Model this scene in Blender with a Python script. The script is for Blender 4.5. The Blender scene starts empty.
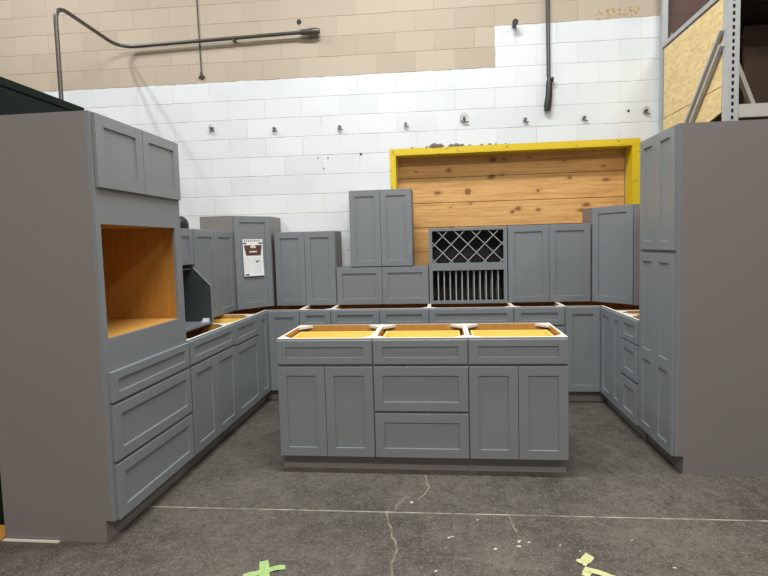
import bpy, bmesh, math, random
from mathutils import Vector, Matrix
random.seed(7)
PI = math.pi
COL = bpy.context.scene.collection
sc = bpy.context.scene

# ------------------------------------------------------------------ materials
class NT:
    def __init__(s, name):
        s.m = bpy.data.materials.new(name); s.m.use_nodes = True
        s.t = s.m.node_tree; s.b = s.t.nodes['Principled BSDF']
        s._c = None
    def n(s, typ, ins=None, **kw):
        nd = s.t.nodes.new(typ)
        for k, v in kw.items(): setattr(nd, k, v)
        for k, v in (ins or {}).items():
            if isinstance(v, bpy.types.NodeSocket): s.t.links.new(v, nd.inputs[k])
            else: nd.inputs[k].default_value = v
        return nd
    def co(s):
        if s._c is None: s._c = s.n('ShaderNodeTexCoord').outputs['Object']
        return s._c
    def math(s, op, a, b=0.0, c=0.0, clamp=False):
        nd = s.n('ShaderNodeMath', {0: a, 1: b, 2: c}, operation=op); nd.use_clamp = clamp
        return nd.outputs[0]
    def mix(s, f, a, b):
        nd = s.n('ShaderNodeMix', data_type='RGBA')
        for i, v in ((0, f), (6, a), (7, b)):
            if isinstance(v, bpy.types.NodeSocket): s.t.links.new(v, nd.inputs[i])
            else: nd.inputs[i].default_value = v if i == 0 else (*v, 1)
        return nd.outputs[2]
    def noise(s, scale, detail=3, vec=None, rough=.5, sc3=None):
        v = vec or s.co()
        if sc3: v = s.n('ShaderNodeMapping', {'Vector': v, 'Scale': sc3}).outputs[0]
        return s.n('ShaderNodeTexNoise', {'Vector': v, 'Scale': scale, 'Detail': detail, 'Roughness': rough}).outputs['Fac']
    def ramp(s, f, a, b):
        return s.n('ShaderNodeMapRange', {'Value': f, 'From Min': a, 'From Max': b}).outputs[0]
    def set(s, **kw):
        for k, v in kw.items():
            k = k.replace('_', ' ')
            if isinstance(v, bpy.types.NodeSocket): s.t.links.new(v, s.b.inputs[k])
            elif isinstance(v, tuple) and len(v) == 3: s.b.inputs[k].default_value = (*v, 1)
            else: s.b.inputs[k].default_value = v
        return s
    def bump(s, h, strength=.3, dist=.01):
        b = s.n('ShaderNodeBump', {'Height': h, 'Strength': strength, 'Distance': dist})
        s.t.links.new(b.outputs[0], s.b.inputs['Normal'])

def plain(name, col, rough=.5, metal=0., var=.08, scale=6, bump=0):
    t = NT(name)
    f = t.noise(scale, 4)
    a = tuple(c*(1-var) for c in col); b = tuple(min(1, c*(1+var)) for c in col)
    t.set(Base_Color=t.mix(f, a, b), Roughness=rough, Metallic=metal)
    if bump: t.bump(t.noise(scale*12, 3), bump, .003)
    return t.m

M = {}
M['grey'] = plain('grey_cabinet_paint', (.205, .224, .236), .34, var=.05, scale=3)
M['panel'] = plain('grey_brown_laminate', (.212, .196, .188), .48, var=.04, scale=2)
M['hood'] = plain('shaded_hood_grey', (.055, .063, .066), .5, var=.05)  # shade inside the hood painted in as a dark grey
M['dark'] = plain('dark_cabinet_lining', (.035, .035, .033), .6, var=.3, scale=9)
M['edge'] = plain('pale_plywood_edge', (.78, .74, .66), .6, var=.07, scale=30)
M['strip'] = plain('pale_grey_lath', (.42, .43, .42), .45)
M['black'] = plain('black_plastic', (.012, .012, .012), .4)
M['iron'] = plain('dark_conduit_steel', (.11, .10, .09), .42, .6, .2, 14)
M['galv'] = plain('galvanised_steel', (.50, .52, .53), .42, .55, .15, 20)
M['post'] = plain('grey_painted_rack_steel', (.42, .43, .43), .5, .1, .12, 14)
M['cream'] = plain('dirty_cream_rack_steel', (.45, .44, .40), .55, .0, .15, 14)
M['white'] = plain('white_paper', (.82, .83, .84), .6, var=.03)
M['green'] = plain('dark_green_steel', (.006, .011, .008), .6, 0, .4, 8, .3)
M['green'].node_tree.nodes['Principled BSDF'].inputs['Specular IOR Level'].default_value = .12
M['wire'] = plain('dark_wire', (.05, .045, .04), .6)
M['mortar'] = plain('grey_mortar_lump', (.16, .14, .12), .9, var=.5, scale=40, bump=.6)
M['ink'] = plain('flyer_ink', (.05, .045, .045), .6)
M['inkgrey'] = plain('flyer_grey_print', (.42, .43, .45), .6)
M['photo'] = plain('flyer_brown_picture', (.10, .045, .035), .5, var=.5, scale=120)
M['cream_print'] = plain('flyer_cream_print', (.75, .66, .52), .5)
M['tape_green'] = plain('green_masking_tape', (.36, .52, .20), .6, var=.18, scale=60, bump=.4)
M['tape_yellow'] = plain('faded_yellow_tape', (.55, .54, .27), .6, var=.2, scale=60, bump=.4)
M['brownboard'] = plain('brown_hardboard', (.09, .055, .035), .7, var=.3, scale=5)
M['greypaper'] = plain('dull_pale_board', (.42, .40, .36), .7, var=.2)

def wood(name, dark, light, axis_scale, rough=.5, knots=False, gr=1.0):
    t = NT(name)
    g = t.noise(5, 5, sc3=axis_scale, rough=.6)
    g2 = t.noise(30*gr, 3, sc3=axis_scale)
    f = t.math('ADD', t.math('MULTIPLY', g, .7), t.math('MULTIPLY', g2, .3))
    col = t.mix(t.ramp(f, .3, .7), dark, light)
    if knots:
        wc = t.n('ShaderNodeVectorMath', {0: t.n('ShaderNodeTexNoise', {'Vector': t.co(), 'Scale': 22., 'Detail': 3.}).outputs['Color'], 'Scale': .05}, operation='SCALE').outputs[0]
        sx = t.n('ShaderNodeSeparateXYZ', {0: t.n('ShaderNodeVectorMath', {0: t.co(), 1: wc}, operation='ADD').outputs[0]})
        mp = t.n('ShaderNodeCombineXYZ', {0: t.math('MULTIPLY', sx.outputs[0], 3.2), 1: t.math('MULTIPLY', sx.outputs[2], 5.0)}).outputs[0]
        warp = t.n('ShaderNodeTexNoise', {'Vector': t.co(), 'Scale': 9.}).outputs['Fac']
        v = t.n('ShaderNodeTexVoronoi', {'Vector': mp, 'Scale': 1., 'Randomness': 1.0}, feature='F1', voronoi_dimensions='2D')
        d = t.math('ADD', v.outputs['Distance'], t.math('MULTIPLY', t.math('SUBTRACT', warp, .3), .22))
        ksz = t.math('MULTIPLY', t.n('ShaderNodeSeparateColor', {0: v.outputs['Color']}).outputs[0], .075)
        k = t.ramp(t.math('SUBTRACT', d, ksz), .105, .06)
        col = t.mix(t.math('MULTIPLY', k, .85), col, (.12, .035, .012))
        rings = t.ramp(t.math('SUBTRACT', d, ksz), .22, .08)
        col = t.mix(t.math('MULTIPLY', rings, .35), col, (.36, .15, .04))
    t.set(Base_Color=col, Roughness=rough)
    t.bump(g2, .08, .002)
    return t.m
M['birch'] = wood('amber_birch_plywood', (.50, .235, .045), (.66, .36, .085), (12, 12, 1), .45)
M['drawerwood'] = wood('yellow_drawer_plywood', (.90, .62, .15), (.95, .72, .24), (1, 12, 12), .45)
M['pine'] = wood('knotty_pine_board', (.50, .23, .06), (.80, .50, .19), (.5, 6, 9), .6, True)
M['ply'] = wood('orange_plywood', (.55, .27, .05), (.72, .40, .10), (1, 8, 1), .5)

def osb():
    t = NT('osb_sheet')
    v = t.n('ShaderNodeTexVoronoi', {'Vector': t.n('ShaderNodeMapping', {'Vector': t.co(), 'Scale': (20, 18, 40)}).outputs[0], 'Scale': 1.}, feature='F1')
    c = t.mix(v.outputs['Color'], (.66, .48, .21), (.82, .65, .34))
    sp = t.ramp(t.noise(38, 2), .66, .72)
    c = t.mix(t.math('MULTIPLY', sp, .6), c, (.28, .17, .06))
    t.set(Base_Color=c, Roughness=.7); t.bump(v.outputs['Distance'], .2, .002)
    return t.m
M['osb'] = osb()

def yellow():
    t = NT('chipped_yellow_paint')
    ch = t.ramp(t.noise(16, 5, rough=.7), .60, .70)
    t.set(Base_Color=t.mix(ch, (.70, .51, .010), (.16, .12, .05)), Roughness=.45)
    t.bump(t.noise(60, 3), .2, .003)
    return t.m
M['yellow'] = yellow()

def block_wall():
    t = NT('painted_concrete_block')
    sep = t.n('ShaderNodeSeparateXYZ', {0: t.co()})
    X, Z = sep.outputs[0], sep.outputs[2]
    W, H = .398, .199
    # slight waviness so that joints are not ruler straight
    wob = t.math('MULTIPLY', t.math('SUBTRACT', t.noise(7, 2), .5), .012)
    zz = t.math('ADD', t.math('ADD', t.math('ADD', Z, -3.2+200*H), wob), t.math('MULTIPLY', X, .007))
    xx = t.math('ADD', X, -.565+W/2+60*W)
    vec = t.n('ShaderNodeCombineXYZ', {0: xx, 1: zz}).outputs[0]
    br = t.n('ShaderNodeTexBrick', {'Vector': vec, 'Scale': 1., 'Mortar Size': .003, 'Mortar Smooth': .5,
             'Brick Width': W, 'Row Height': H, 'Bias': 0., 'Color1': (0, 0, 0, 1), 'Color2': (1, 1, 1, 1), 'Mortar': (.5, .5, .5, 1)})
    br.offset = .5; br.offset_frequency = 2
    tone = t.n('ShaderNodeSeparateColor', {0: br.outputs['Color']}).outputs[0]
    fz = t.math('FRACT', t.math('DIVIDE', zz, H)); dz = t.math('MULTIPLY', t.math('MINIMUM', fz, t.math('SUBTRACT', 1., fz)), H)
    hor = t.math('MULTIPLY', t.ramp(dz, .0045, .0015), t.n('ShaderNodeMapRange', {'Value': t.noise(6, 4), 'From Min': .35, 'From Max': .6, 'To Min': .35}).outputs[0])
    vert = t.math('MULTIPLY', br.outputs['Fac'], t.n('ShaderNodeMapRange', {'Value': t.noise(4, 3), 'From Min': .4, 'From Max': .62, 'To Min': .06, 'To Max': .8}).outputs[0])
    mort = t.math('MAXIMUM', hor, vert)
    patch = t.ramp(t.noise(1.1, 3), .35, .65)
    faint = t.ramp(t.noise(5, 3), .35, .6)          # joints fade in and out under the paint
    # white and beige zones
    edge = t.math('MULTIPLY', t.math('SUBTRACT', t.noise(10, 5), .5), .035)
    lim = t.math('ADD', t.math('MULTIPLY', t.math('GREATER_THAN', t.math('ADD', X, edge), .565), .398), 3.2)
    lim = t.math('ADD', lim, t.math('MULTIPLY', X, -.007))
    beige = t.math('GREATER_THAN', t.math('ADD', Z, edge), lim)
    white = t.mix(tone, (.67, .70, .705), (.73, .755, .76))
    white = t.mix(t.math('MULTIPLY', t.ramp(t.noise(2.4, 5), .5, .75), .35), white, (.58, .61, .62))
    bei = t.mix(tone, (.44, .365, .275), (.51, .43, .33))
    bei = t.mix(t.math('MULTIPLY', patch, .35), bei, (.47, .38, .28))
    col = t.mix(beige, white, bei)
    wj = t.mix(t.ramp(tone, 0, 1), (.34, .34, .32), (.48, .48, .46))
    jc = t.mix(beige, wj, (.27, .21, .15))
    col = t.mix(t.math('MULTIPLY', mort, .9), col, jc)
    # plaster crumbs above the paint line on the right
    bx = t.math('MULTIPLY', t.math('LESS_THAN', t.math('ABSOLUTE', t.math('SUBTRACT', X, 1.74)), .20),
                t.math('LESS_THAN', t.math('ABSOLUTE', t.math('SUBTRACT', Z, 3.635)), .05))
    crumbs = t.math('MULTIPLY', bx, t.math('GREATER_THAN', t.noise(38, 4), .56))
    col = t.mix(crumbs, col, (.40, .25, .09))
    # unpainted brown block past the end of the painted part
    br_ = t.math('GREATER_THAN', X, 2.128)
    col = t.mix(br_, col, t.mix(mort, (.105, .062, .048), (.07, .045, .035)))
    t.set(Base_Color=col, Roughness=.75)
    h = t.math('SUBTRACT', t.math('MULTIPLY', t.noise(90, 3), .35), t.math('MULTIPLY', mort, 1.0))
    t.bump(h, .45, .006)
    return t.m
M['block'] = block_wall()

def floor_mat():
    t = NT('worn_concrete')
    n1 = t.noise(1.3, 6, rough=.65); n2 = t.noise(9, 6, rough=.7); n3 = t.noise(70, 4, rough=.7)
    base = t.mix(t.ramp(n1, .32, .68), (.038, .032, .025), (.120, .106, .085))
    base = t.mix(t.math('MULTIPLY', t.ramp(n2, .45, .75), .65), base, (.15, .136, .112))
    base = t.mix(t.math('MULTIPLY', t.ramp(n3, .52, .70), .6), base, (.26, .24, .195))
    n4 = t.noise(1, 5, sc3=(9, 60, 1), rough=.7); n5 = t.noise(1, 5, sc3=(50, 14, 1), rough=.7)
    base = t.mix(t.math('MULTIPLY', t.ramp(n4, .56, .72), .35), base, (.24, .22, .18))
    base = t.mix(t.math('MULTIPLY', t.ramp(n5, .56, .72), .35), base, (.22, .20, .165))
    base = t.mix(t.math('MULTIPLY', t.ramp(t.noise(130, 2), .62, .72), .6), base, (.34, .32, .27))
    base = t.mix(t.math('MULTIPLY', t.ramp(t.noise(26, 5, rough=.7), .5, .36), .5), base, (.035, .03, .026))
    wa = t.n('ShaderNodeTexNoise', {'Vector': t.co(), 'Scale': 14., 'Detail': 4.})
    wv = t.n('ShaderNodeVectorMath', {0: wa.outputs['Color'], 1: (.5, .5, .5)}, operation='SUBTRACT').outputs[0]
    wv = t.n('ShaderNodeVectorMath', {0: wv, 'Scale': .045}, operation='SCALE').outputs[0]
    cv = t.n('ShaderNodeVectorMath', {0: t.co(), 1: wv}, operation='ADD').outputs[0]
    sp = t.n('ShaderNodeSeparateXYZ', {0: cv}); X, Y = sp.outputs[0], sp.outputs[1]
    rp = t.n('ShaderNodeSeparateXYZ', {0: t.co()}); RX, RY = rp.outputs[0], rp.outputs[1]
    def seg(a, b, w, X=X, Y=Y):
        dx, dy = b[0]-a[0], b[1]-a[1]; L = max(dx*dx+dy*dy, 1e-9)
        px = t.math('SUBTRACT', X, a[0]); py = t.math('SUBTRACT', Y, a[1])
        h = t.math('DIVIDE', t.math('ADD', t.math('MULTIPLY', px, dx), t.math('MULTIPLY', py, dy)), L, clamp=True)
        ex = t.math('SUBTRACT', px, t.math('MULTIPLY', h, dx)); ey = t.math('SUBTRACT', py, t.math('MULTIPLY', h, dy))
        d = t.math('SQRT', t.math('ADD', t.math('MULTIPLY', ex, ex), t.math('MULTIPLY', ey, ey)))
        return t.ramp(d, w, w*.4)
    def poly(pts, w, **k):
        r = None
        for a, b in zip(pts, pts[1:]):
            s_ = seg(a, b, w, **k); r = s_ if r is None else t.math('MAXIMUM', r, s_)
        return r
    pale = t.math('MAXIMUM', poly([(-.134, 2.985), (-.105, 2.82), (-.16, 2.68)], .0065),
                  poly([(-.22, 2.72), (-.285, 2.62), (-.285, 2.55)], .0055))
    pale = t.math('MAXIMUM', pale, poly([(-.336, 2.55), (-.289, 2.38), (-.240, 2.22), (-.265, 2.09), (-.22, 1.95), (-.3, 1.7)], .0075))
    pale = t.math('MAXIMUM', pale, poly([(.335, 2.55), (.347, 2.40)], .005))
    base = t.mix(t.math('MULTIPLY', pale, t.math('MULTIPLY', t.ramp(t.noise(20, 3), .3, .6), .55)), base, (.40, .36, .26))
    dk = poly([(1.286, 3.0), (1.30, 2.86), (1.262, 2.75), (1.10, 2.60)], .012)
    base = t.mix(t.math('MULTIPLY', dk, t.math('MULTIPLY', t.ramp(t.noise(20, 3), .35, .6), .5)), base, (.045, .03, .02))
    # saw-cut joint, dusty pale
    jl = t.ramp(t.math('ABSOLUTE', t.math('SUBTRACT', RY, t.math('ADD', t.math('MULTIPLY', RX, .009), 2.549))), .007, .002)
    jl = t.math('MULTIPLY', jl, t.ramp(t.noise(12, 3), .25, .6))
    base = t.mix(t.math('MULTIPLY', jl, .85), base, (.48, .44, .35))
    # paint drops
    dr = None
    for (x, y, r) in [(.337, 2.284, .016), (.348, 2.325, .013), (.39, 2.322, .010), (.002, 2.335, .013), (.02, 2.345, .01), (.157, 2.495, .010),
                      (.224, 2.255, .013), (-.054, 2.08, .012), (.538, 2.303, .007), (.883, 2.362, .007), (-.20, 2.66, .016), (.62, 2.26, .007), (1.0, 2.16, .007)]:
        s_ = seg((x, y), (x+r*.5, y+r*.3), r*.62); dr = s_ if dr is None else t.math('MAXIMUM', dr, s_)
    base = t.mix(t.math('MULTIPLY', dr, .85), base, (.62, .60, .54))
    t.set(Base_Color=base, Roughness=t.n('ShaderNodeMapRange', {'Value': n2, 'To Min': .42, 'To Max': .62}).outputs[0])
    t.bump(t.math('ADD', n3, t.math('MULTIPLY', jl, -2.)), .25, .004)
    return t.m
M['floor'] = floor_mat()

# ------------------------------------------------------------------ mesh helpers
class MB:
    def __init__(s): s.v = []; s.f = []; s.mi = []; s.ms = []
    def slot(s, m):
        if m not in s.ms: s.ms.append(m)
        return s.ms.index(m)
    def face(s, pts, m):
        i = len(s.v); s.v += [tuple(p) for p in pts]; s.f.append(tuple(range(i, i+len(pts)))); s.mi.append(s.slot(m))
    def box(s, x0, x1, y0, y1, z0, z1, m, **dm):
        """dm: xn, xp, yn, yp, zn, zp override the material of one side"""
        g = lambda k: dm.get(k, m)
        s.face([(x0,y0,z0),(x0,y0,z1),(x0,y1,z1),(x0,y1,z0)], g('xn'))
        s.face([(x1,y0,z0),(x1,y1,z0),(x1,y1,z1),(x1,y0,z1)], g('xp'))
        s.face([(x0,y0,z0),(x1,y0,z0),(x1,y0,z1),(x0,y0,z1)], g('yn'))
        s.face([(x0,y1,z0),(x0,y1,z1),(x1,y1,z1),(x1,y1,z0)], g('yp'))
        s.face([(x0,y0,z0),(x0,y1,z0),(x1,y1,z0),(x1,y0,z0)], g('zn'))
        s.face([(x0,y0,z1),(x1,y0,z1),(x1,y1,z1),(x0,y1,z1)], g('zp'))
    def prism_x(s, poly, x0, x1, m, xn=None, xp=None, zp=None):
        """poly in (y,z), counter-clockwise seen from +x"""
        s.face([(x1, y, z) for y, z in poly], xp or m)
        s.face([(x0, y, z) for y, z in reversed(poly)], xn or m)
        n = len(poly)
        for i in range(n):
            a, b = poly[i], poly[(i+1) % n]
            up = (b[0]-a[0]) < -1e-6 and abs(b[1]-a[1]) < 1e-6
            s.face([(x0, *a), (x0, *b), (x1, *b), (x1, *a)][::-1], (zp or m) if up else m)
    def prism_z(s, poly, z0, z1, m, zp=None):
        """poly in (x,y) counter-clockwise seen from above"""
        s.face([(x, y, z1) for x, y in poly], zp or m)
        s.face([(x, y, z0) for x, y in reversed(poly)], m)
        n = len(poly)
        for i in range(n):
            a, b = poly[i], poly[(i+1) % n]
            s.face([(*a, z0), (*b, z0), (*b, z1), (*a, z1)], m)
    def bar(s, a, b, w, h, m, up=(0, 0, 1)):
        a, b = Vector(a), Vector(b); d = (b-a).normalized(); r = d.cross(Vector(up)).normalized(); u = r.cross(d)
        q = [[p + r*sx*w/2 + u*sz*h/2 for sx, sz in ((-1,-1),(1,-1),(1,1),(-1,1))] for p in (a, b)]
        s.face(q[0][::-1], m); s.face(q[1], m)
        for i in range(4): j = (i+1) % 4; s.face([q[0][i], q[0][j], q[1][j], q[1][i]], m)
    def tube(s, pts, r, m, n=12):
        pts = [Vector(p) for p in pts]; rings = []
        t0 = (pts[1]-pts[0]).normalized()
        ref = Vector((0, 0, 1)) if abs(t0.z) < .9 else Vector((1, 0, 0))
        u = t0.cross(ref).normalized()
        for i, p in enumerate(pts):
            t = (pts[min(i+1, len(pts)-1)]-pts[max(i-1, 0)]).normalized()
            u = (u-t*u.dot(t)).normalized(); v = t.cross(u)
            rr = r[i] if isinstance(r, (list, tuple)) else r
            rings.append([p+(u*math.cos(2*PI*k/n)+v*math.sin(2*PI*k/n))*rr for k in range(n)])
        for a, b in zip(rings, rings[1:]):
            for k in range(n): j = (k+1) % n; s.face([a[k], a[j], b[j], b[k]], m)
        s.face(rings[0][::-1], m); s.face(rings[-1], m)
    def build(s, name, parent=None, smooth=False, bevel=0, loc=None, rz=0):
        me = bpy.data.meshes.new(name); me.from_pydata(s.v, [], s.f)
        for m in s.ms: me.materials.append(M[m])
        for p, i in zip(me.polygons, s.mi): p.material_index = i
        bm = bmesh.new(); bm.from_mesh(me); bmesh.ops.remove_doubles(bm, verts=bm.verts, dist=1e-5)
        if smooth:
            for f in bm.faces: f.smooth = True
        bm.to_mesh(me); bm.free()
        if smooth: me.set_sharp_from_angle(angle=math.radians(40))
        o = bpy.data.objects.new(name, me); COL.objects.link(o)
        if parent: o.parent = parent
        if loc is not None: o.location = loc
        o.rotation_euler.z = rz
        if bevel:
            b = o.modifiers.new('bevel', 'BEVEL'); b.width = bevel; b.segments = 2; b.limit_method = 'ANGLE'
        return o

def tag(o, label=None, cat=None, group=None, kind=None):
    if label: o['label'] = label
    if cat: o['category'] = cat
    if group: o['group'] = group
    if kind: o['kind'] = kind
    return o
def empty(name, label, cat, loc, rz=0, group=None):
    o = bpy.data.objects.new(name, None); COL.objects.link(o); o.location = loc; o.rotation_euler.z = rz
    o.empty_display_size = .1
    return tag(o, label, cat, group)

def front(name, parent, x0, x1, z0, z1, y=0., rails=(), rail=.057, t=.019, rec=.009, mat='grey', split=()):
    """shaker front: frame with recessed panels; y is the plane it is mounted on, its face looks to -y"""
    mb = MB(); c = .0015
    w, h = x1-x0, z1-z0
    rz = rail if h > .2 else .042
    xs = [0, rail] + [s_ for q in split for s_ in (q-rail*.5, q+rail*.5)] + [w-rail, w]
    zs = [0, rz] + [s_ for a in rails for s_ in a] + [h-rz, h]
    F = y-t; R = F+rec; i = .0022
    P = lambda a, b, yy: (x0+a, yy, z0+b)
    for ix in range(len(xs)-1):
        for iz in range(len(zs)-1):
            a0, a1, b0, b1 = xs[ix], xs[ix+1], zs[iz], zs[iz+1]
            if ix % 2 and iz % 2:
                o = [(a0, b0), (a1, b0), (a1, b1), (a0, b1)]
                n = [(a0+i, b0+i), (a1-i, b0+i), (a1-i, b1-i), (a0+i, b1-i)]
                mb.face([P(*q, R) for q in n], mat)
                for k in range(4):
                    j = (k+1) % 4
                    mb.face([P(*o[k], F), P(*o[j], F), P(*n[j], R), P(*n[k], R)], mat)
            else:
                a0 = a0+c if ix == 0 else a0; a1 = a1-c if ix == len(xs)-2 else a1
                b0 = b0+c if iz == 0 else b0; b1 = b1-c if iz == len(zs)-2 else b1
                mb.face([P(a0, b0, F), P(a1, b0, F), P(a1, b1, F), P(a0, b1, F)], mat)
    o = [(0, 0), (w, 0), (w, h), (0, h)]; n = [(c, c), (w-c, c), (w-c, h-c), (c, h-c)]
    for k in range(4):
        j = (k+1) % 4
        mb.face([P(*o[k], F+c), P(*o[j], F+c), P(*n[j], F), P(*n[k], F)], mat)
        mb.face([P(*o[k], y), P(*o[j], y), P(*o[j], F+c), P(*o[k], F+c)], mat)
    mb.face([P(0, 0, y), P(0, h, y), P(w, h, y), P(w, 0, y)], mat)
    return mb.build(name, parent)

def drawer(parent, x0, x1, z0, z1, box=False, depth=.42, boxtop=None, **k):
    d = front('drawer', parent, x0, x1, z0, z1, **k)
    if box:
        mb = MB(); a, b = x0+.035, x1-.035; zt = boxtop or z1-.02; zb = z0+.015
        mb.box(a, a+.014, .022, depth, zb, zt, 'drawerwood'); mb.box(b-.014, b, .022, depth, zb, zt, 'drawerwood')
        mb.box(a+.014, b-.014, depth-.014, depth, zb, zt, 'drawerwood'); mb.box(a+.014, b-.014, .022, depth-.014, zb, zb+.008, 'drawerwood')
        mb.build('drawer_box', d)
    return d

GAP = .0008
def carcass(root, w, d, H, toe=.114, tk=.05, open_top=True, mids=(), vmids=(), inner='birch', stile=.038, panel=True, side='panel', top_rail=.038,
            solid=None, blocks=True):
    """side panels with toe notch, face frame, back, bottom, toe kick, corner blocks"""
    ff = .019; g = GAP
    edge = 'edge' if open_top else side
    for s_ in (0, 1):
        xa, xb = (g, .016) if s_ == 0 else (w-.016, w-g)
        if toe: poly = [(tk, 0), (d, 0), (d, H), (ff, H), (ff, toe), (tk, toe)]
        else: poly = [(ff, 0), (d, 0), (d, H), (ff, H)]
        mb = MB(); mb.prism_x(poly, xa, xb, side, xn=side if s_ == 0 else inner, xp=inner if s_ == 0 else side, zp=edge)
        mb.build('side_panel', root)
    mb = MB(); z0 = toe if toe else 0
    zt = 'edge' if open_top else 'grey'
    mb.box(g, stile, 0, ff, z0, H, 'grey', yp=inner, zp=zt); mb.box(w-stile, w-g, 0, ff, z0, H, 'grey', yp=inner, zp=zt)
    mb.box(stile, w-stile, 0, ff, H-top_rail, H, 'grey', yp=inner, zp=zt); mb.box(stile, w-stile, 0, ff, z0, z0+.038, 'grey', yp=inner)
    for m_ in mids: mb.box(stile, w-stile, 0, ff, m_-.02, m_+.02, 'grey', yp=inner)
    for v, a, b in vmids: mb.box(v-.02, v+.02, 0, ff, a, b, 'grey', yp=inner)
    for (a, b) in (solid or ()): mb.box(stile, w-stile, 0, ff, a, b, 'grey', yp=inner)
    mb.build('face_frame', root)
    mb = MB()
    mb.box(.016, w-.016, d-.012, d-g, z0+.001, H-(.0 if open_top else .001), inner, yp=side, zp=edge)
    mb.box(.016, w-.016, ff, d-.012, z0+.004, z0+.018, inner, zn=side)
    if not open_top: mb.box(.016, w-.016, ff, d-.012, H-.016, H-.001, inner, zp=side)
    mb.build('back_and_bottom', root)
    if toe:
        mb = MB(); mb.box(.017, w-.017, tk, tk+.012, .001, toe-.001, 'panel'); mb.build('toe_kick', root)
    if open_top and blocks:
        L = .085
        for cx, cy, sx, sy in ((.016, ff, 1, 1), (w-.016, ff, -1, 1), (.016, d-.012, 1, -1), (w-.016, d-.012, -1, -1)):
            p = [(cx, cy), (cx+sx*L, cy), (cx, cy+sy*L)]
            if sx*sy < 0: p = [p[0], p[2], p[1]]
            mb = MB(); mb.prism_z(p, H-.020, H-.003, 'edge'); mb.build('corner_block', root)

RL = PI/2       # left run looks to +x
RR = -PI/2      # right run looks to -x
XL, XR, YB = -1.658, 1.392, 4.390
BH = .876
G_BL, G_WL = 'grey base cabinets along the walls', 'grey wall cabinets set on the base cabinets'

# ------------------------------------------------------------------ base cabinets
def base(name, label, loc, rz, w, fronts, group, d=.61, box=(), mids=(.706,), vmids=()):
    r = empty(name, label, 'cabinet', loc, rz, group)
    carcass(r, w, d, BH, mids=mids, vmids=vmids)
    for f in fronts:
        kind, a, b, z0, z1 = f
        if kind == 'D': front('door', r, a, b, z0, z1)
        else: drawer(r, a, b, z0, z1, box=(kind == 'B'), depth=min(.42, d-.1), boxtop=.845 if z1 > .8 else None)
    return r
e = .004
T0, T1 = .714, .866      # top drawer
D0, D1 = .112, .697      # doors
def two_doors(w): return [('D', e, w/2-.0015, D0, D1), ('D', w/2+.0015, w-e, D0, D1)]

# island
IG = 'island base cabinets'
IY = 2.999
w1 = .6238; w2 = .597; w3 = .6045
base('base_cabinet', 'left island base cabinet with one drawer over two doors', (-1.0715, IY, 0), 0, w1, [('B', e, w1-e, T0, T1)]+two_doors(w1), IG, d=.53)
base('drawer_cabinet', 'middle island base cabinet with three stacked drawers', (-.4477, IY, 0), 0, w2,
     [('B', e, w2-e, T0, T1), ('B', e, w2-e, .413, D1), ('B', e, w2-e, D0, .396)], IG, d=.53, mids=(.706, .405))
base('base_cabinet', 'right island base cabinet with one drawer over two doors', (.1493, IY, 0), 0, w3, [('B', e, w3-e, T0, T1)]+two_doors(w3), IG, d=.53)

# left run
wA = 3.643-2.960
base('base_cabinet', 'left-wall base cabinet with false drawer and two doors, right beyond the tall oven cabinet', (XL, 2.960, 0), RL, wA,
     [('F', e, wA-e, T0, T1)]+two_doors(wA), G_BL)
wB = 4.136-3.643
base('base_cabinet', 'left-wall base cabinet with one drawer over one wide door, before the corner', (XL, 3.643, 0), RL, wB,
     [('B', e, wB-e, T0-.012, T1), ('D', e, wB-e, D0, D1-.012)], G_BL)

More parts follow.
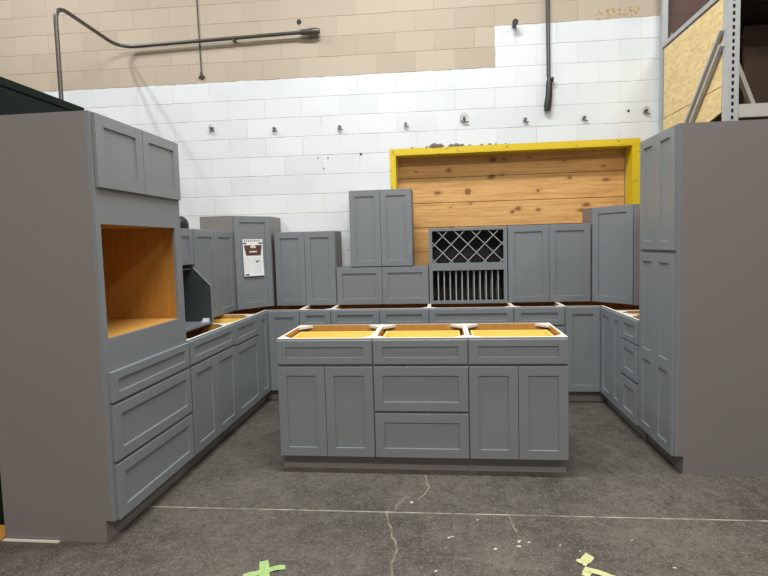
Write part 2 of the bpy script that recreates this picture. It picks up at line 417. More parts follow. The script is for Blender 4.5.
# corner units, L shaped
def corner_base(name, label, mirror, xin, xout, yin, xw):
    """xin: x of the inner corner faces, xout: x where the unit ends on the back run; yin: y where it ends on the side run; xw: x of the side wall"""
    r = empty(name, label, 'cabinet', (xin, YB, 0), 0, G_BL)
    s = -1 if mirror else 1                      # local x grows from the side wall to the room middle when s=1
    X = lambda v: (v-xin)
    def bx(mb, x0, x1, y0, y1, z0, z1, m, **k):
        a, b = sorted((X(x0), X(x1))); mb.box(a, b, y0-YB, y1-YB, z0, z1, m, **k)
    yb = YB+.61
    mb = MB(); bx(mb, xout-s*.016, xout-s*GAP, YB+.019, yb, .114, BH, 'panel', zp='edge', **({'xn' if s > 0 else 'xp': 'birch'})); mb.build('side_panel', r)
    mb = MB(); bx(mb, xw, xin-s*.019, yin+GAP, yin+.016, .114, BH, 'panel', zp='edge', yp='birch'); mb.build('side_panel', r)
    mb = MB(); bx(mb, xw, xw+s*.012, yin+.016, yb-.012, .114, BH, 'birch', zp='edge'); bx(mb, xw, xout-s*.016, yb-.012, yb-GAP, .114, BH, 'birch', zp='edge')
    bx(mb, xw+s*.012, xin-s*.019, yin+.016, YB+.019, .118, .132, 'birch'); bx(mb, xw+s*.012, xout-s*.016, YB+.019, yb-.012, .118, .132, 'birch')
    mb.build('back_and_bottom', r)
    mb = MB()
    for za, zb_ in ((.114, .152), (BH-.03, BH)):
        zt = {'zp': 'edge'} if zb_ == BH else {}
        bx(mb, xin-s*.019, xin, yin+.02, YB+.0, za, zb_, 'grey', **zt); bx(mb, xin-s*.019, xout-s*.02, YB, YB+.019, za, zb_, 'grey', **zt)
    bx(mb, xin-s*.019, xin, yin+GAP, yin+.02, .114, BH, 'grey', zp='edge'); bx(mb, xout-s*.02, xout-s*GAP, YB, YB+.019, .114, BH, 'grey', zp='edge')
    bx(mb, xin-s*.019, xin, YB, YB+.019, .152, BH-.03, 'grey'); bx(mb, xin-s*.012, xin, YB-.03, YB, .152, BH-.03, 'grey'); bx(mb, xin, xin+s*.03, YB, YB+.012, .152, BH-.03, 'grey')
    mb.build('face_frame', r)
    mb = MB(); bx(mb, xin-s*.062, xin-s*.05, yin+GAP, YB+.05, .001, .113, 'panel'); bx(mb, xin-s*.062, xout-s*GAP, YB+.05, YB+.062, .001, .113, 'panel'); mb.build('toe_kick', r)
    for (cx, cy, dx, dy) in ((xw+s*.012, yb-.012, s, -1), (xw+s*.012, yin+.016, s, 1), (xout-s*.016, yb-.012, -s, -1)):
        p = [(X(cx), cy-YB), (X(cx+dx*.16), cy-YB), (X(cx), cy+dy*.16-YB)]
        if dx*dy < 0: p = [p[0], p[2], p[1]]
        mb = MB(); mb.prism_z(p, BH-.025, BH-.003, 'edge'); mb.build('corner_block', r)
    # doors
    a, b = sorted((X(xin+s*.022), X(xout-s*e)))
    front('door', r, a, b, D0, T1, y=0)
    L = YB-yin
    if s > 0: dd = front('door', r, 0, L-.022-e, D0, T1); dd.rotation_euler.z = RL; dd.location = (0, yin-YB+e, 0)
    else: dd = front('door', r, 0, L-.022-e, D0, T1); dd.rotation_euler.z = RR; dd.location = (0, -.022, 0)
    return r
corner_base('corner_base_cabinet', 'L-shaped corner base cabinet in the left corner, under the cabinet with the flyer', False, XL, -1.333, 4.138, XL-.61)
corner_base('corner_base_cabinet', 'L-shaped corner base cabinet in the right corner with two full-height doors', True, XR, 1.072, 4.090, XR+.61)

# back run
w = .297
base('base_cabinet', 'narrow base cabinet on the back wall between the left corner and the two-drawer cabinet', (-1.333, YB, 0), 0, w, [('F', e, w-e, T0, T1), ('D', e, w-e, D0, D1)], G_BL)
w = .907
base('base_cabinet', 'wide back-wall base cabinet with two drawers side by side', (-1.036, YB, 0), 0, w,
     [('F', e, w/2-.004, T0, T1), ('F', w/2+.004, w-e, T0, T1)]+two_doors(w), G_BL, vmids=((w/2, .15, .84),))
w = .758
base('base_cabinet', 'back-wall base cabinet with one wide drawer, under the wine rack cabinet', (-.129, YB, 0), 0, w, [('F', e, w-e, T0, T1)]+two_doors(w), G_BL)
w = .443
base('drawer_cabinet', 'back-wall drawer base cabinet next to the right corner', (.629, YB, 0), 0, w,
     [('F', e, w-e, T0, T1), ('F', e, w-e, .413, D1), ('F', e, w-e, D0, .396)], G_BL, mids=(.706, .405))

# right run (origin at the far end, local x runs towards the camera)
w = .205
base('base_cabinet', 'narrow single-door base cabinet on the right wall beside the corner', (XR, 4.090, 0), RR, w, [('D', e, w-e, D0, T1)], G_BL, mids=())
w = .312
base('drawer_cabinet', 'right-wall base cabinet with three drawers beside the tall pantry', (XR, 3.885, 0), RR, w,
     [('B', e, w-e, .700, T1), ('B', e, w-e, .425, .690), ('B', e, w-e, D0, .405)], G_BL, mids=(.695, .415))

# ------------------------------------------------------------------ tall oven cabinet
W_O = .764; HO = 2.138
r = empty('oven_cabinet', 'tall grey oven cabinet with empty wood-lined opening, in the left foreground', 'cabinet', (XL, 2.193, 0), RL)
g = GAP
for s_ in (0, 1):
    xa, xb = (g, .016) if s_ == 0 else (W_O-.016, W_O-g)
    mb = MB(); mb.prism_x([(.05, 0), (.61, 0), (.61, HO), (.019, HO), (.019, .114), (.05, .114)], xa, xb, 'panel', xn='panel' if s_ == 0 else 'birch', xp='birch' if s_ == 0 else 'panel')
    mb.build('side_panel', r)
mb = MB(); st = .036
mb.box(g, st, 0, .019, .114, HO, 'grey', xp='birch', yp='birch'); mb.box(W_O-st-.05, W_O-g, 0, .019, .114, HO, 'grey', yp='birch') if False else mb.box(W_O-st, W_O-g, 0, .019, .114, HO, 'grey', yp='birch')
for a, b in ((.114, .15), (.395, .415), (.69, .712), (.86, 1.032), (1.602, 1.79), (2.10, HO)): mb.box(st, W_O-st, 0, .019, a, b, 'grey', yp='birch')
mb.box(W_O-st-.03, W_O-st, 0, .019, 1.032, 1.602, 'grey', yp='birch')
mb.build('face_frame', r)
mb = MB(); mb.box(.016, W_O-.016, .598, .609, .12, HO, 'birch', yp='panel'); mb.box(.016, W_O-.016, .019, .598, .12, .134, 'birch'); mb.box(.016, W_O-.016, .019, .598, HO-.016, HO-.001, 'panel')
mb.build('back_and_bottom', r)
for z in (1.016, 1.604): mb = MB(); mb.box(.017, W_O-.017, .020, .597, z, z+.016, 'birch'); mb.build('shelf', r)
mb = MB(); mb.box(.017, W_O-.017, .05, .062, .001, .113, 'panel'); mb.build('toe_kick', r)
a, b = .018, W_O-.008
front('door', r, a, (a+b)/2-.0015, 1.778, 2.133); front('door', r, (a+b)/2+.0015, b, 1.778, 2.133)
drawer(r, a, b, T0, T1, rail=.05); drawer(r, a, b, .414, .697, rail=.055); drawer(r, a, b, .114, .395, rail=.055)

# ------------------------------------------------------------------ tall pantry cabinet
YP0, YP1 = 3.058, 3.571; wP = YP1-YP0; HP = 2.132
r = empty('pantry_cabinet', 'tall grey pantry cabinet with four doors, in the right foreground', 'cabinet', (1.405, YP1, 0), RR)
carcass(r, wP, .61, HP, open_top=False, mids=(1.372,))
a, b = e, wP-.010; m_ = (a+b)/2
for x0, x1 in ((a, m_-.0015), (m_+.0015, b)):
    front('door', r, x0, x1, 1.384, 2.126)
    front('door', r, x0, x1, .114, 1.362, rails=((.51, .585),))

# ------------------------------------------------------------------ wall cabinets, standing on the base cabinets
def wall_cab(name, label, loc, rz, w, h, ndoors=2, d=.305, lead=0, **k):
    r = empty(name, label, 'cabinet', loc, rz, G_WL)
    carcass(r, w, d, h, toe=0, open_top=False)
    if ndoors == 2:
        front('door', r, e, w/2-.0015, .004, h-.004); front('door', r, w/2+.0015, w-e, .004, h-.004)
    elif ndoors == 1: front('door', r, e, w-e, .004, h-.004)
    return r
ZB = BH+.001
YW = YB+.61-.305
wall_cab('wall_cabinet', 'two-door wall cabinet on the back wall beside the left corner cabinet', (-1.655, YW, ZB), 0, .612, .735)
wall_cab('wall_cabinet', 'low wide two-door wall cabinet carrying the raised cabinet', (-1.040, YW, ZB), 0, .908, .372)
r = wall_cab('wall_cabinet', 'raised two-door wall cabinet stacked on top of the low wide one', (-.893, YW, ZB+.374), 0, .612, .744)
wall_cab('wall_cabinet', 'two-door wall cabinet on the back wall between wine rack and right corner', (.622, YW, ZB), 0, .762, .735)
XWL = XL-.61+.305
wall_cab('wall_cabinet', 'tall two-door wall cabinet on the left wall beside the corner cabinet', (XWL-.002, 3.652, ZB), RL, 4.388-3.652, .752)
wall_cab('wall_cabinet', 'short wall cabinet above the open range hood box', (XWL-.002, 2.962, 1.346), RL, 3.650-2.962, .282)

# diagonal corner wall cabinets
def corner_wall(label, s, xc, h, L2=.606, d2=.300, L=.606):
    """s=+1 left corner, s=-1 right corner; xc: x of the side wall plane"""
    r = empty('corner_wall_cabinet', label, 'cabinet', (xc, YB+.61, ZB), 0, G_WL)
    dd = d2
    def P(a, b): return (s*a, -b)
    pts = None
    def wall(mb, p, q, th, z0, z1, m, inn='birch'):
        p, q = Vector((*p, 0)), Vector((*q, 0)); c = Vector((*P(.2, .2), 0))
        n = (q-p).cross(Vector((0, 0, 1))).normalized()
        if n.dot(c-p) < 0: n = -n
        a = [p, q, q+n*th, p+n*th]
        if (a[1]-a[0]).cross(a[2]-a[1]).z < 0: a = a[::-1]
        mb.prism_z([(v.x, v.y) for v in a], z0, z1, m)
    mb = MB(); wall(mb, P(0, L), P(dd, L), .016, 0, h, 'panel'); mb.build('side_panel', r)
    mb = MB(); wall(mb, P(L2, .300), P(L2, 0), .016, 0, h, 'panel'); mb.build('side_panel', r)
    mb = MB(); wall(mb, P(0, 0), P(0, L-.017), .012, 0, h, 'birch'); wall(mb, P(0.013, 0), P(L2-.017, 0), .012, 0, h, 'birch')
    inner = [P(.013, .013), P(.013, L-.018), P(dd-.012, L-.018), P(L2-.018, .288), P(L2-.018, .013)]
    if s < 0: inner = inner[::-1]
    ar = sum(inner[i][0]*inner[(i+1) % 5][1]-inner[(i+1) % 5][0]*inner[i][1] for i in range(5))
    if ar < 0: inner = inner[::-1]
    mb.prism_z(inner, .002, .018, 'panel'); mb.prism_z(inner, h-.018, h-.002, 'panel')
    mb.build('back_and_bottom', r)
    # diagonal face: local frame whose x runs left to right seen from the room
    A, B = (P(dd, L), P(L2, .300)) if s > 0 else (P(L2, .300), P(dd, L))
    A, B = Vector((*A, 0)), Vector((*B, 0)); wd = (B-A).length; ang = math.atan2((B-A).y, (B-A).x)
    def place(o): o.location = A; o.rotation_euler.z = ang; return o
    mb = MB(); mb.box(.001, .035, 0, .019, 0, h, 'grey'); mb.box(wd-.035, wd-.001, 0, .019, 0, h, 'grey')
    mb.box(.035, wd-.035, 0, .019, 0, .04, 'grey'); mb.box(.035, wd-.035, 0, .019, h-.04, h, 'grey')
    place(mb.build('face_frame', r))
    ins0, ins1 = (.002, .018) if s > 0 else (.020, .012)
    place(front('door', r, ins0, wd-ins1, .005, h-.005))
    return r, Vector((xc, YB+.61, ZB))+A, ang, wd
cl, CA, CANG, CW = corner_wall('tall diagonal corner cabinet at the left with a flyer on its door', 1, XL-.61, .895, .578, .322)
corner_wall('tall diagonal corner cabinet at the right without a flyer', -1, XR+.61, .880, .606, .330)

# flyer taped to the left corner cabinet
fl = empty('flyer', 'white printed flyer with a dark brown picture, taped to the left corner cabinet door', 'flyer', CA, CANG)
u0, u1, v0, v1, yy = .080, .288, .318, .672, -.0212
mb = MB(); N = 8
def pt(u, v, off=0): # slight curl at the lower edge
    t_ = (v1-v)/(v1-v0); return (u, yy-.010*t_**3-off, v)
for k in range(N):
    va, vb = v0+(v1-v0)*k/N, v0+(v1-v0)*(k+1)/N
    mb.face([pt(u0, va), pt(u1, va), pt(u1, vb), pt(u0, vb)], 'white')
    mb.face([pt(u0, vb, -.001), pt(u1, vb, -.001), pt(u1, va, -.001), pt(u0, va, -.001)], 'white')
mb.build('paper_sheet', fl)
def marks(name, quads, m, off=.0008):
    mb = MB()
    for q in quads: mb.face([pt(*p, off) for p in q], m)
    return mb.build(name, fl)
R4 = lambda a, b, c, d: [(a, c), (b, c), (b, d), (a, d)]
W_ = u1-u0
marks('picture', [[(u0+.030, .515), (u1-.026, .515), (u1-.010, .615), (u0+.010, .615)]], 'photo')
marks('picture_highlight', [R4(u0+.075, u1-.075, .588, .606), R4(u0+.065, u1-.065, .545, .560), R4(u0+.085, u1-.085, .606, .617)], 'cream_print', .0018)
marks('heading', [R4(u0+.004, u0+.035, .626, .640), R4(u1-.045, u1-.004, .626, .640)]+[R4(u0+.012+i*.022, u0+.024+i*.022, .650, .662) for i in range(8)], 'ink')
q = []
for i in range(13):
    z = .490-i*.0118
    for j in range(7):
        if random.random() < .72:
            a = u0+.012+j*.025; q.append(R4(a, a+random.uniform(.010, .021), z-.0028, z))
marks('small_print', q, 'inkgrey')
marks('drawing', [R4(u0+.125, u0+.150, .448, .462), R4(u0+.150, u0+.160, .455, .468), R4(u0+.010, u0+.050, .325, .340)], 'ink')

# ------------------------------------------------------------------ wine and plate rack cabinet
wx0, wW, wH = -.126, .742, .729
r = empty('wine_rack_cabinet', 'open grey cabinet with a diamond wine lattice above a plate rack', 'cabinet', (wx0, YW, ZB), 0, G_WL)
lo, hi = .034, wW-.034
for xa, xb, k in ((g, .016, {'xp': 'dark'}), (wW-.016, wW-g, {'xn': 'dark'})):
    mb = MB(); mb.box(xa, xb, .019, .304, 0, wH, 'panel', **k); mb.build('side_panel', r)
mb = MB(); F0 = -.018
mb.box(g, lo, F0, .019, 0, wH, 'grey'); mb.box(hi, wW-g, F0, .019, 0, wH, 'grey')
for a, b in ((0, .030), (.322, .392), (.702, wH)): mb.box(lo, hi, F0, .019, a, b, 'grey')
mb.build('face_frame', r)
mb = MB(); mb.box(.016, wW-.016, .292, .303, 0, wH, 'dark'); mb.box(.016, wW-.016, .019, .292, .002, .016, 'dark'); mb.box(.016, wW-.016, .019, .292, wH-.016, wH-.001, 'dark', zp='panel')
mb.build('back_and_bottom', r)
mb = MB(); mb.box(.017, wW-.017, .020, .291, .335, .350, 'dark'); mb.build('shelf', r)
mb = MB()
zl, zh = .392, .702; sp = .160
def clipline(c0, sgn):
    # x = c0 + sgn*(z-zl); clip to lo..hi and zl..zh
    za, zb_ = zl, zh
    if sgn > 0: za = max(za, zl+lo-c0); zb_ = min(zb_, zl+hi-c0)
    else: za = max(za, zl+c0-hi); zb_ = min(zb_, zl+c0-lo)
    return (za, zb_) if zb_-za > .01 else None
c0 = lo+.002-.32
while c0 < hi:
    q = clipline(c0, 1)
    if q: mb.bar((c0+q[0]-zl, .003, q[0]), (c0+q[1]-zl, .003, q[1]), .026, .006, 'strip', up=(-1, 0, 1))
    c0 += sp
c0 = lo+.040
while c0 < hi+.32:
    q = clipline(c0, -1)
    if q: mb.bar((c0-q[0]+zl, .003, q[0]), (c0-q[1]+zl, .003, q[1]), .026, .0062, 'strip', up=(1, 0, 1))
    c0 += sp
tag(mb.build('wine_lattice', r), 'pale diamond lattice')
for yy_ in (.008, .17):
    for i in range(11):
        x = lo+.052+i*.0572
        mb = MB(); mb.tube([(x, yy_, .028), (x, yy_, .325)], .0058, 'strip' if yy_ < .1 else 'grey', 8); mb.build('plate_dowel', r, smooth=True)

# ------------------------------------------------------------------ open range hood box
r = empty('range_hood', 'dark open-fronted range hood box with slanted side standing on the left base cabinet', 'range hood', (XL-.605, 2.968, BH+.001), RL)
xb_ = XL-.605
prof = [(-(-1.951-xb_), .447), (-(-1.814-xb_), .302), (-(-1.812-xb_), 0), (0, 0), (0, .447)]
prof = [(p[0], p[1]) for p in prof]
L = 3.645-2.968
ar = sum(prof[i][0]*prof[(i+1) % 5][1]-prof[(i+1) % 5][0]*prof[i][1] for i in range(5))
if ar < 0: prof = prof[::-1]
for xa, xb2 in ((0, .018), (L-.018, L)):
    mb = MB(); mb.prism_x(prof, xa, xb2, 'grey', xn='hood', xp='hood'); mb.build('side_panel', r)
mb = MB(); mb.box(.018, L-.018, -.012, 0, 0, .447, 'hood'); mb.build('back_panel', r)
mb = MB(); mb.box(.018, L-.018, -.445, -.012, .003, .018, 'grey'); mb.build('bottom_panel', r)
mb = MB(); mb.box(.018, L-.018, -.30, -.012, .430, .446, 'hood'); mb.build('top_panel', r)
mb = MB(); mb.box(L-.06, L-.02, -.43, -.38, .018, .028, 'white'); mb.box(L-.032, L-.02, -.43, -.38, .028, .045, 'white'); mb.build('corner_bracket', r)['label'] = 'small white corner bracket'

mb = MB()
pr = [(0, .085), (.04, .085), (.065, .078), (.085, .062), (.096, .04), (.10, .001)]
cx_, cy_ = -2.05, 3.61; n = 28
for (h0, r0), (h1, r1) in zip(pr, pr[1:]):
    for k in range(n):
        a0, a1 = 2*PI*k/n, 2*PI*(k+1)/n
        mb.face([(r0*math.cos(a0), r0*math.sin(a0), h0), (r0*math.cos(a1), r0*math.sin(a1), h0), (r1*math.cos(a1), r1*math.sin(a1), h1), (r1*math.cos(a0), r1*math.sin(a0), h1)], 'black')
mb.face([(.085*math.cos(-2*PI*k/n), .085*math.sin(-2*PI*k/n), 0) for k in range(n)], 'black')
tag(mb.build('vent_cap', smooth=True, loc=(cx_, cy_, BH+.754)), 'black rounded cap lying on top of the left wall cabinets, just past the oven cabinet', 'cap')

# ------------------------------------------------------------------ setting
WY = 5.030
def struct(mb, name, loc=None):
    return tag(mb.build(name, loc=loc), kind='structure')
mb = MB(); mb.box(-7, 6, -5, WY+.25, -.1, 0, 'floor'); struct(mb, 'floor')
mb = MB(); ox0, ox1, oz = -.463, 1.884, 2.382
H_ = 5.8
mb.box(-7, ox0, WY, WY+.25, 0, H_, 'block'); mb.box(ox1, 6, WY, WY+.25, 0, H_, 'block'); mb.box(ox0, ox1, WY, WY+.25, oz, H_, 'block')
struct(mb, 'wall_back')
M['sidewall'] = plain('dim_side_wall', (.30, .27, .23), .8)
M['ceil'] = plain('pale_ceiling', (.45, .45, .44), .8)
mb = MB(); mb.box(-7.2, -7, -5, WY+.25, 0, H_, 'sidewall'); struct(mb, 'wall_left')
mb = MB(); mb.box(6, 6.2, -5, WY+.25, 0, H_, 'sidewall'); struct(mb, 'wall_right')
mb = MB(); mb.box(-7, 6, -5, WY+.25, H_, H_+.1, 'ceil'); struct(mb, 'ceiling')

# boarded-up doorway: yellow steel frame and pine boards
r = empty('steel_door_frame', 'chipped yellow steel frame around the boarded-up opening in the block wall', 'door frame', ((ox0+ox1)/2, WY, 0))
cxm = (ox0+ox1)/2
mb = MB(); a = ox0-cxm; b = ox1-cxm
mb.box(a-.050, a-.0005, -.012, -.001, 0, oz, 'yellow'); mb.box(a+.0005, a+.010, -.012, .165, 0, oz-.001, 'yellow'); mb.build('jamb', r)
mb = MB(); mb.box(b+.0005, b+.062, -.012, -.001, 0, oz, 'yellow'); mb.box(b-.010, b-.0005, -.012, .165, 0, oz-.001, 'yellow'); mb.build('jamb', r)
mb = MB(); mb.box(a-.050, b+.062, -.014, -.001, oz, oz+.056, 'yellow', zp='mortar'); mb.box(a+.010, b-.010, -.014, .165, oz-.012, oz-.001, 'yellow'); mb.build('lintel', r)
mb = MB()
random.seed(3)
for (x, rr) in [(-.055, .035), (.0, .03), (.12, .022), (.17, .026), (.22, .02), (-.13, .012), (.42, .012), (.5, .014), (.56, .010), (-.28, .01), (.3, .012), (.66, .008)]:
    n = 9; c = (x-cxm, -.006, oz+.056)
    top = []
    rings = []
    for q_ in range(4):
        ph = q_/4*PI/2
        rings.append([(c[0]+rr*1.5*math.cos(ph)*math.cos(2*PI*k/n)*random.uniform(.8, 1.2), c[1]-.002+rr*.45*math.cos(ph)*math.sin(2*PI*k/n), c[2]+rr*1.2*math.sin(ph)*random.uniform(.8, 1.1)+.0005) for k in range(n)])
    for A_, B_ in zip(rings, rings[1:]):
        for k in range(n): j = (k+1) % n; mb.face([A_[k], A_[j], B_[j], B_[k]], 'mortar')
    mb.face(rings[-1], 'mortar')
mb.build('mortar_lumps', r)
mb = MB(); z = 0.02; zs = [.055, .32, .585, .85, 1.112, 1.375, 1.632, 1.892, 2.157, 2.378]
for z0_, z1_ in zip([0.0]+zs, zs):
    mb.box(ox0+.011, ox1-.011, WY+.185+random.uniform(0, .004), WY+.215, z0_+.003, z1_-.003, 'pine')
mb.box(ox0+.011, ox1-.011, WY+.215, WY+.23, .0, 2.378, 'brownboard')
tag(mb.build('board_panel'), 'knotty pine boards closing the opening inside the yellow frame', 'boards')

# anchors in the wall
names = ['leftmost', 'second from left', 'third from left', 'fourth from left', 'fifth from left, largest of the row',
         'sixth from left, below the hanging cable', 'seventh from left', 'rightmost, beside the rack post']
anch = [(-2.405, 2.735), (-1.72, 2.70), (-1.025, 2.685), (-.34, 2.682), (.249, 2.708), (.852, 2.668), (1.420, 2.655), (2.00, 2.690)]
for i, ((x, z), nm) in enumerate(zip(anch, names)):
    s = 1.35 if i == 4 else 1
    r = empty('wall_anchor', 'small steel anchor bolt in the white block wall, '+nm, 'bolt', (x, WY, z), 0, 'anchor bolts in a row on the white wall')
    mb = MB(); ww = .026*s
    p = [(-ww, -ww*.9), (ww, -ww), (ww*.8, ww*.9), (-ww*.7, ww*1.2)]
    mb.face([(a_, -.004, b_) for a_, b_ in p], 'galv')
    for k in range(4): j = (k+1) % 4; mb.face([(p[k][0], 0, p[k][1]), (p[j][0], 0, p[j][1]), (p[j][0], -.004, p[j][1]), (p[k][0], -.004, p[k][1])], 'galv')
    mb.build('plate', r)
    mb = MB(); mb.tube([(0, -.004, .004), (0, -.040, .004)], .011*s, 'iron', 10); mb.build('bolt', r, smooth=True)
    mb = MB(); mb.tube([(-.02*s, -.022, -.012*s), (0, -.028, -.024*s), (.034*s, -.022, -.028*s)], .004*s, 'iron', 8); mb.build('wire_end', r, smooth=True)
    if i in (0, 4, 7):
        mb = MB(); mb.tube([(.03*math.cos(t_)*s, -.018, .012+.032*math.sin(t_)*s) for t_ in [k*PI/8-.3 for k in range(12)]], .0035, 'galv', 6); mb.build('wire_loop', r, smooth=True)
for x, z, nm in ((-1.416, 3.772, 'black disc for a hole high in the beige block wall above the conduit end'), (-.813, 2.406, 'tiny black disc for a hole in the white wall left of the yellow frame'),
                 (1.84, 2.705, 'tiny black disc for a hole in the white wall beside the rightmost anchor')):
    mb = MB(); rr = .024 if z > 3 else .011
    mb.tube([(0, .01, 0), (0, -.006, 0)], rr, 'black', 16); tag(mb.build('hole_disc', smooth=True, loc=(x, WY, z)), nm, 'plug')  # black disc stands in for the dark inside of an open hole
for x, z in ((-1.269, 2.385), (-1.162, 2.38), (-1.209, 2.275)):
    mb = MB(); mb.tube([(0, .01, 0), (0, -.004, 0)], .007, 'ink', 10)
    tag(mb.build('screw_plug', smooth=True, loc=(x, WY, z)), 'tiny dark screw plug, one of three in a triangle left of the raised cabinet', 'plug', 'three screw plugs in a triangle on the white wall')
r = empty('pipe_stub', 'short dark capped pipe stub sticking out where beige meets white paint', 'pipe', (.752, WY, 3.583))
mb = MB(); mb.tube([(0, .02, 0), (0, -.07, .0)], .022, 'iron', 14); mb.build('stub', r, smooth=True)
mb = MB(); mb.tube([(0, -.0705, .0), (0, -.095, .0)], .030, 'black', 8); mb.build('end_cap', r)

# conduit
r = empty('conduit_pipe', 'bent steel conduit rising behind the oven cabinet and running along the beige wall', 'pipe', (-3.36, 4.12, 0))
def arc(p0, c, p1, n=8):
    p0, c, p1 = Vector(p0), Vector(c), Vector(p1)
    return [p0*(1-t)**2+c*2*t*(1-t)+p1*t*t for t in [i/n for i in range(n+1)]]
O = Vector((-3.36, 4.12, 0))
pts = [Vector((-3.36, 4.12, 0.05))]+arc((-3.36, 4.12, 3.52), (-3.36, 4.12, 3.655), (-3.36, 4.26, 3.655))+arc((-3.36, 4.80, 3.630), (-3.36, 4.97, 3.620), (-3.18, 4.97, 3.618))+[Vector((-1.36, 4.97, 3.640))]
mb = MB(); mb.tube([p-O for p in pts], .018, 'iron', 14); mb.build('pipe', r, smooth=True)
mb = MB(); mb.tube([Vector((x, 4.97, 3.640))-O for x in (-1.40, -1.37, -1.33, -1.28, -1.23, -1.19)], [.020, .030, .030, .036, .036, .026], 'iron', 14); mb.build('end_fitting', r, smooth=True)
mb = MB(); mb.box(-2.1-O.x-.010, -2.1-O.x+.010, 4.955-O.y, WY-O.y-.001, 3.605, 3.645, 'iron'); mb.build('clamp', r)
mb = MB(); mb.tube([(-2.50, WY-.008, 5.79), (-2.50, WY-.010, 4.4), (-2.487, WY-.009, 3.30)], .006, 'wire', 8)
mb.tube([(-2.515, WY-.012, 3.27), (-2.487, WY-.014, 3.30), (-2.455, WY-.012, 3.275)], .009, 'wire', 8); mb.tube([(-2.487, WY-.014, 3.33), (-2.48, WY-.014, 3.26)], .012, 'wire', 8)
tag(mb.build('wall_cable', smooth=True), 'thin cable running down the beige wall to a small clamp', 'cable')

# hanging cable with connector
r = empty('power_cable', 'dark double cable hanging down the wall with a black connector at its end', 'cable', (1.07, WY, 2.76))
mb = MB(); mb.tube([(-.010, -.03, 3.03), (-.012, -.03, 1.2), (-.004, -.03, .30)], .0085, 'wire', 8); mb.tube([(.010, -.034, 3.03), (.012, -.034, 1.2), (.016, -.034, .28)], .0085, 'wire', 8); mb.build('cord', r, smooth=True)
mb = MB(); mb.tube([(.012, -.04, .30), (.010, -.04, .25), (.006, -.04, .12), (-.006, -.04, .04), (-.010, -.04, -.02)], [.016, .030, .032, .036, .032], 'black', 12); mb.build('connector', r, smooth=True)
mb = MB(); mb.tube([(.030, -.04, .275), (.052, -.045, .27)], .024, 'black', 10); mb.build('cable_gland', r, smooth=True)

# dark green container on the left
r = empty('metal_container', 'dark green metal container standing behind the tall oven cabinet', 'container', (-2.60, 2.66, 0))
mb = MB(); mb.box(-.31, .31, -.36, .33, .0, 2.35, 'green'); mb.build('body', r, bevel=.006)
mb = MB(); mb.box(-.315, .315, -.365, .335, 2.351, 2.40, 'green'); mb.build('top_rim', r, bevel=.006)
mb = MB(); mb.box(-2.80, -2.275, 2.180, 2.285, .0005, .018, 'ply'); tag(mb.build('plywood_offcut'), 'orange plywood strip on the floor at the foot of the oven cabinet', 'board')
mb = MB(); mb.box(-2.268, -1.96, 2.176, 2.190, .0005, .007, 'edge'); tag(mb.build('wood_shim'), 'thin pale wood shim along the bottom edge of the oven cabinet side', 'shim')

# pallet rack on the right
RX = 2.118; PF, PB = 3.885, 4.955
r = empty('pallet_rack', 'grey steel pallet rack with perforated post, behind the pantry cabinet', 'rack', (RX, PF, 0))
def rl(mb, x0, x1, y0, y1, z0, z1, m, **k): mb.box(x0-RX, x1-RX, y0-PF, y1-PF, z0, z1, m, **k)
def frame(xo):
    mb = MB()
    rl(mb, xo, xo+.006, PF, PF+.06, 0, 4.6, 'post'); rl(mb, xo+.078, xo+.084, PF, PF+.06, 0, 4.6, 'post')
    # perforated web: strips and bridges around real slots
    rl(mb, xo+.006, xo+.033, PF, PF+.004, 0, 4.6, 'post'); rl(mb, xo+.051, xo+.078, PF, PF+.004, 0, 4.6, 'post')
    z = 0
    while z < 4.58: rl(mb, xo+.033, xo+.051, PF, PF+.004, z, z+.022, 'post'); z += .05
    rl(mb, xo+.020, xo+.064, PF+.03, PF+.034, 0, 4.6, 'black')  # black strip inside the post stands in for shade behind the slots
    mb.build('front_post', r)
    mb = MB(); rl(mb, xo, xo+.05, PB, PB+.05, 0, 4.6, 'post'); mb.build('rear_post', r)
    for z in (.4, 3.275):
        mb = MB(); rl(mb, xo, xo+.03, PF+.07, PB, z-.02, z+.02, 'post'); mb.build('cross_bar', r)
frame(RX); frame(RX+2.70)
for (a, b) in (((PF+.05, 2.99), (4.52, 2.36)), ((PF+.05, 2.88), (4.42, 2.36))):
    mb = MB(); mb.bar((-.016, a[0]-PF, a[1]), (-.016, b[0]-PF, b[1]), .022, .028, 'post', up=(1, 0, 0)); mb.build('diagonal_brace', r)
for z, h in ((2.335, .095), (3.30, .09)):
    for y in (PF, PB):
        mb = MB(); rl(mb, RX+.086, RX+2.699, y+.002, y+.042, z, z+h, 'cream'); mb.build('beam', r)
mb = MB(); rl(mb, RX+.09, RX+2.69, PF+.045, PB-.005, 2.40, 2.418, 'brownboard'); mb.build('shelf_deck', r)
for z in (3.365,):
    mb = MB(); rl(mb, RX+.09, RX+2.69, PF+.045, PB-.002, z, z+.02, 'brownboard'); mb.build('shelf_deck', r)  # solid slab added over the wire deck to keep light out of the bay
    mb = MB(); x = RX+.15
    while x < RX+2.6: rl(mb, x, x+.008, PF+.05, PB-.01, z-.05, z-.042, 'wire'); x += .06
    y = PF+.10
    while y < PB-.05: rl(mb, RX+.1, RX+2.68, y, y+.008, z-.042, z-.034, 'wire'); y += .10
    mb.build('wire_deck', r)
# OSB sheets on the rack side
mb = MB(); mb.box(RX+.006, RX+.018, PF+.075, PB-.03, 2.592, 3.235, 'osb'); tag(mb.build('osb_sheet'), 'upper yellow strand-board sheet covering the rack side', 'board')
mb = MB(); mb.prism_x([(PF+.26, 2.36), (PB-.03, 2.02), (PB-.03, 2.584), (PF+.075, 2.584), (PF+.075, 2.395)], RX+.004, RX+.016, 'osb'); tag(mb.build('osb_sheet'), 'lower yellow strand-board sheet on the rack side, seen just above the pantry cabinet', 'board')
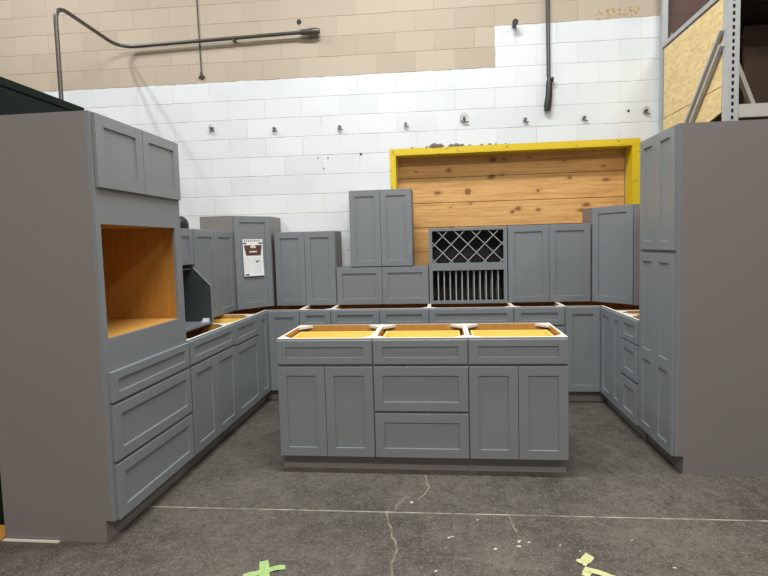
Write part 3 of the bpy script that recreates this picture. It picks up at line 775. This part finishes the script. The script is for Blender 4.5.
# stored things on the rack shelf
mb = MB(); mb.bar((2.400, 4.05, 2.438), (2.275, 4.10, 2.85), .030, .045, 'greypaper', up=(0, 1, 0)); tag(mb.build('leaning_board'), 'narrow pale board leaning inside the dark rack bay', 'board')
mb = MB(); mb.tube([(2.375, 4.30, 2.436), (2.345, 4.34, 2.62)], .020, 'greypaper', 10); tag(mb.build('metal_tube', smooth=True), 'short pale tube standing behind the leaning board on the rack shelf', 'tube')
mb = MB(); mb.box(2.62, 3.3, 4.55, 4.585, 2.42, 3.25, 'brownboard'); tag(mb.build('brown_panel'), 'dark brown panel stored upright on the rack shelf', 'board')

# tape on the floor
def tape(name, label, strips, m, group=None):
    mb = MB(); k = 0
    for (a, b, w_) in strips:
        a, b = Vector((*a, 0)), Vector((*b, 0)); d = (b-a); n_ = Vector((-d.y, d.x, 0)).normalized()*w_/2
        N = 5; k += 1
        rows = []
        for i in range(N+1):
            p = a+d*i/N; z = .0015*k+random.uniform(0, .004)
            rows.append((p-n_*random.uniform(.85, 1.1)+Vector((0, 0, z)), p+n_*random.uniform(.85, 1.1)+Vector((0, 0, z+random.uniform(0, .003)))))
        for (p0, q0), (p1, q1) in zip(rows, rows[1:]):
            mb.face([p0, p1, q1, q0], m); 
            dn = Vector((0, 0, .0012)); mb.face([q0-dn, q1-dn, p1-dn, p0-dn], m)
        (p0, q0), (p1, q1) = rows[0], rows[-1]
    o = mb.build(name); tag(o, label, 'tape')
tape('tape_cross', 'crumpled green tape cross on the floor in the foreground, left of centre',
     [((-.856, 2.100), (-.79, 1.94), .042), ((-.825, 2.035), (-.742, 2.062), .030), ((-.91, 1.985), (-.83, 2.025), .034), ((-.83, 1.88), (-.815, 2.00), .05)], 'tape_green')
tape('tape_scrap', 'faded yellow-green tape scrap on the floor in the foreground, right of centre',
     [((.600, 2.165), (.655, 2.225), .045), ((.590, 2.075), (.625, 2.135), .035), ((.615, 2.125), (.75, 2.055), .028), ((.585, 2.185), (.60, 2.165), .015)], 'tape_yellow')

# ------------------------------------------------------------------ light
def area(x, y, z, sx, sy, power, col, rot=(0, 0, 0)):
    l = bpy.data.lights.new('ceiling_lamp', 'AREA'); l.shape = 'RECTANGLE'; l.size = sx; l.size_y = sy; l.energy = power; l.color = col
    o = bpy.data.objects.new('ceiling_lamp', l); o.location = (x, y, z); o.rotation_euler = rot; COL.objects.link(o)
area(-4.06, 3.2, 5.5, .10, .8, 60, (.97, .98, 1))
area(-4.46, 3.2, 5.5, .10, .8, 60, (.97, .98, 1))
area(-.3, 2.6, 5.5, 2.4, .3, 260, (.93, .97, 1))
area(3.2, 3.0, 5.5, 1.2, .25, 80, (1, .98, .94))
area(-.3, -1.6, 5.2, 2.4, .3, 330, (1, .93, .85))
area(-4.0, -1.0, 5.5, .3, 1.2, 60, (1, .94, .87))
area(3.6, -1.0, 5.5, .3, 1.2, 110, (1, .94, .87))
w = bpy.data.worlds.new('world'); sc.world = w; w.use_nodes = True
w.node_tree.nodes['Background'].inputs[0].default_value = (.95, .95, .96, 1)
w.node_tree.nodes['Background'].inputs[1].default_value = .36

# ------------------------------------------------------------------ camera
yaw, pitch, roll, f = .0990, .0660, .0264, 484.18
cy, sy, cp, sp_, c, s = math.cos(yaw), math.sin(yaw), math.cos(pitch), math.sin(pitch), math.cos(roll), math.sin(roll)
r0 = Vector((cy, sy, 0)); f0 = Vector((-sy*cp, cy*cp, -sp_)); u0_ = Vector((-sy*sp_, cy*sp_, cp))
R = r0*c-u0_*s; U = r0*s+u0_*c
cam = bpy.data.cameras.new('camera'); co = bpy.data.objects.new('camera', cam); COL.objects.link(co)
mt = Matrix((R, U, -f0)).transposed().to_4x4(); mt.translation = (0, 0, 1.4655); co.matrix_world = mt
cam.sensor_width = 36; cam.lens = f/768*36; cam.shift_x = (384-394.38)/768; cam.shift_y = -(288-276.18)/768
cam.clip_start = .05
sc.camera = co
vs = sc.view_settings; vs.view_transform = 'Standard'; vs.look = 'None'; vs.gamma = 1; vs.use_curve_mapping = False; vs.exposure = -0.22
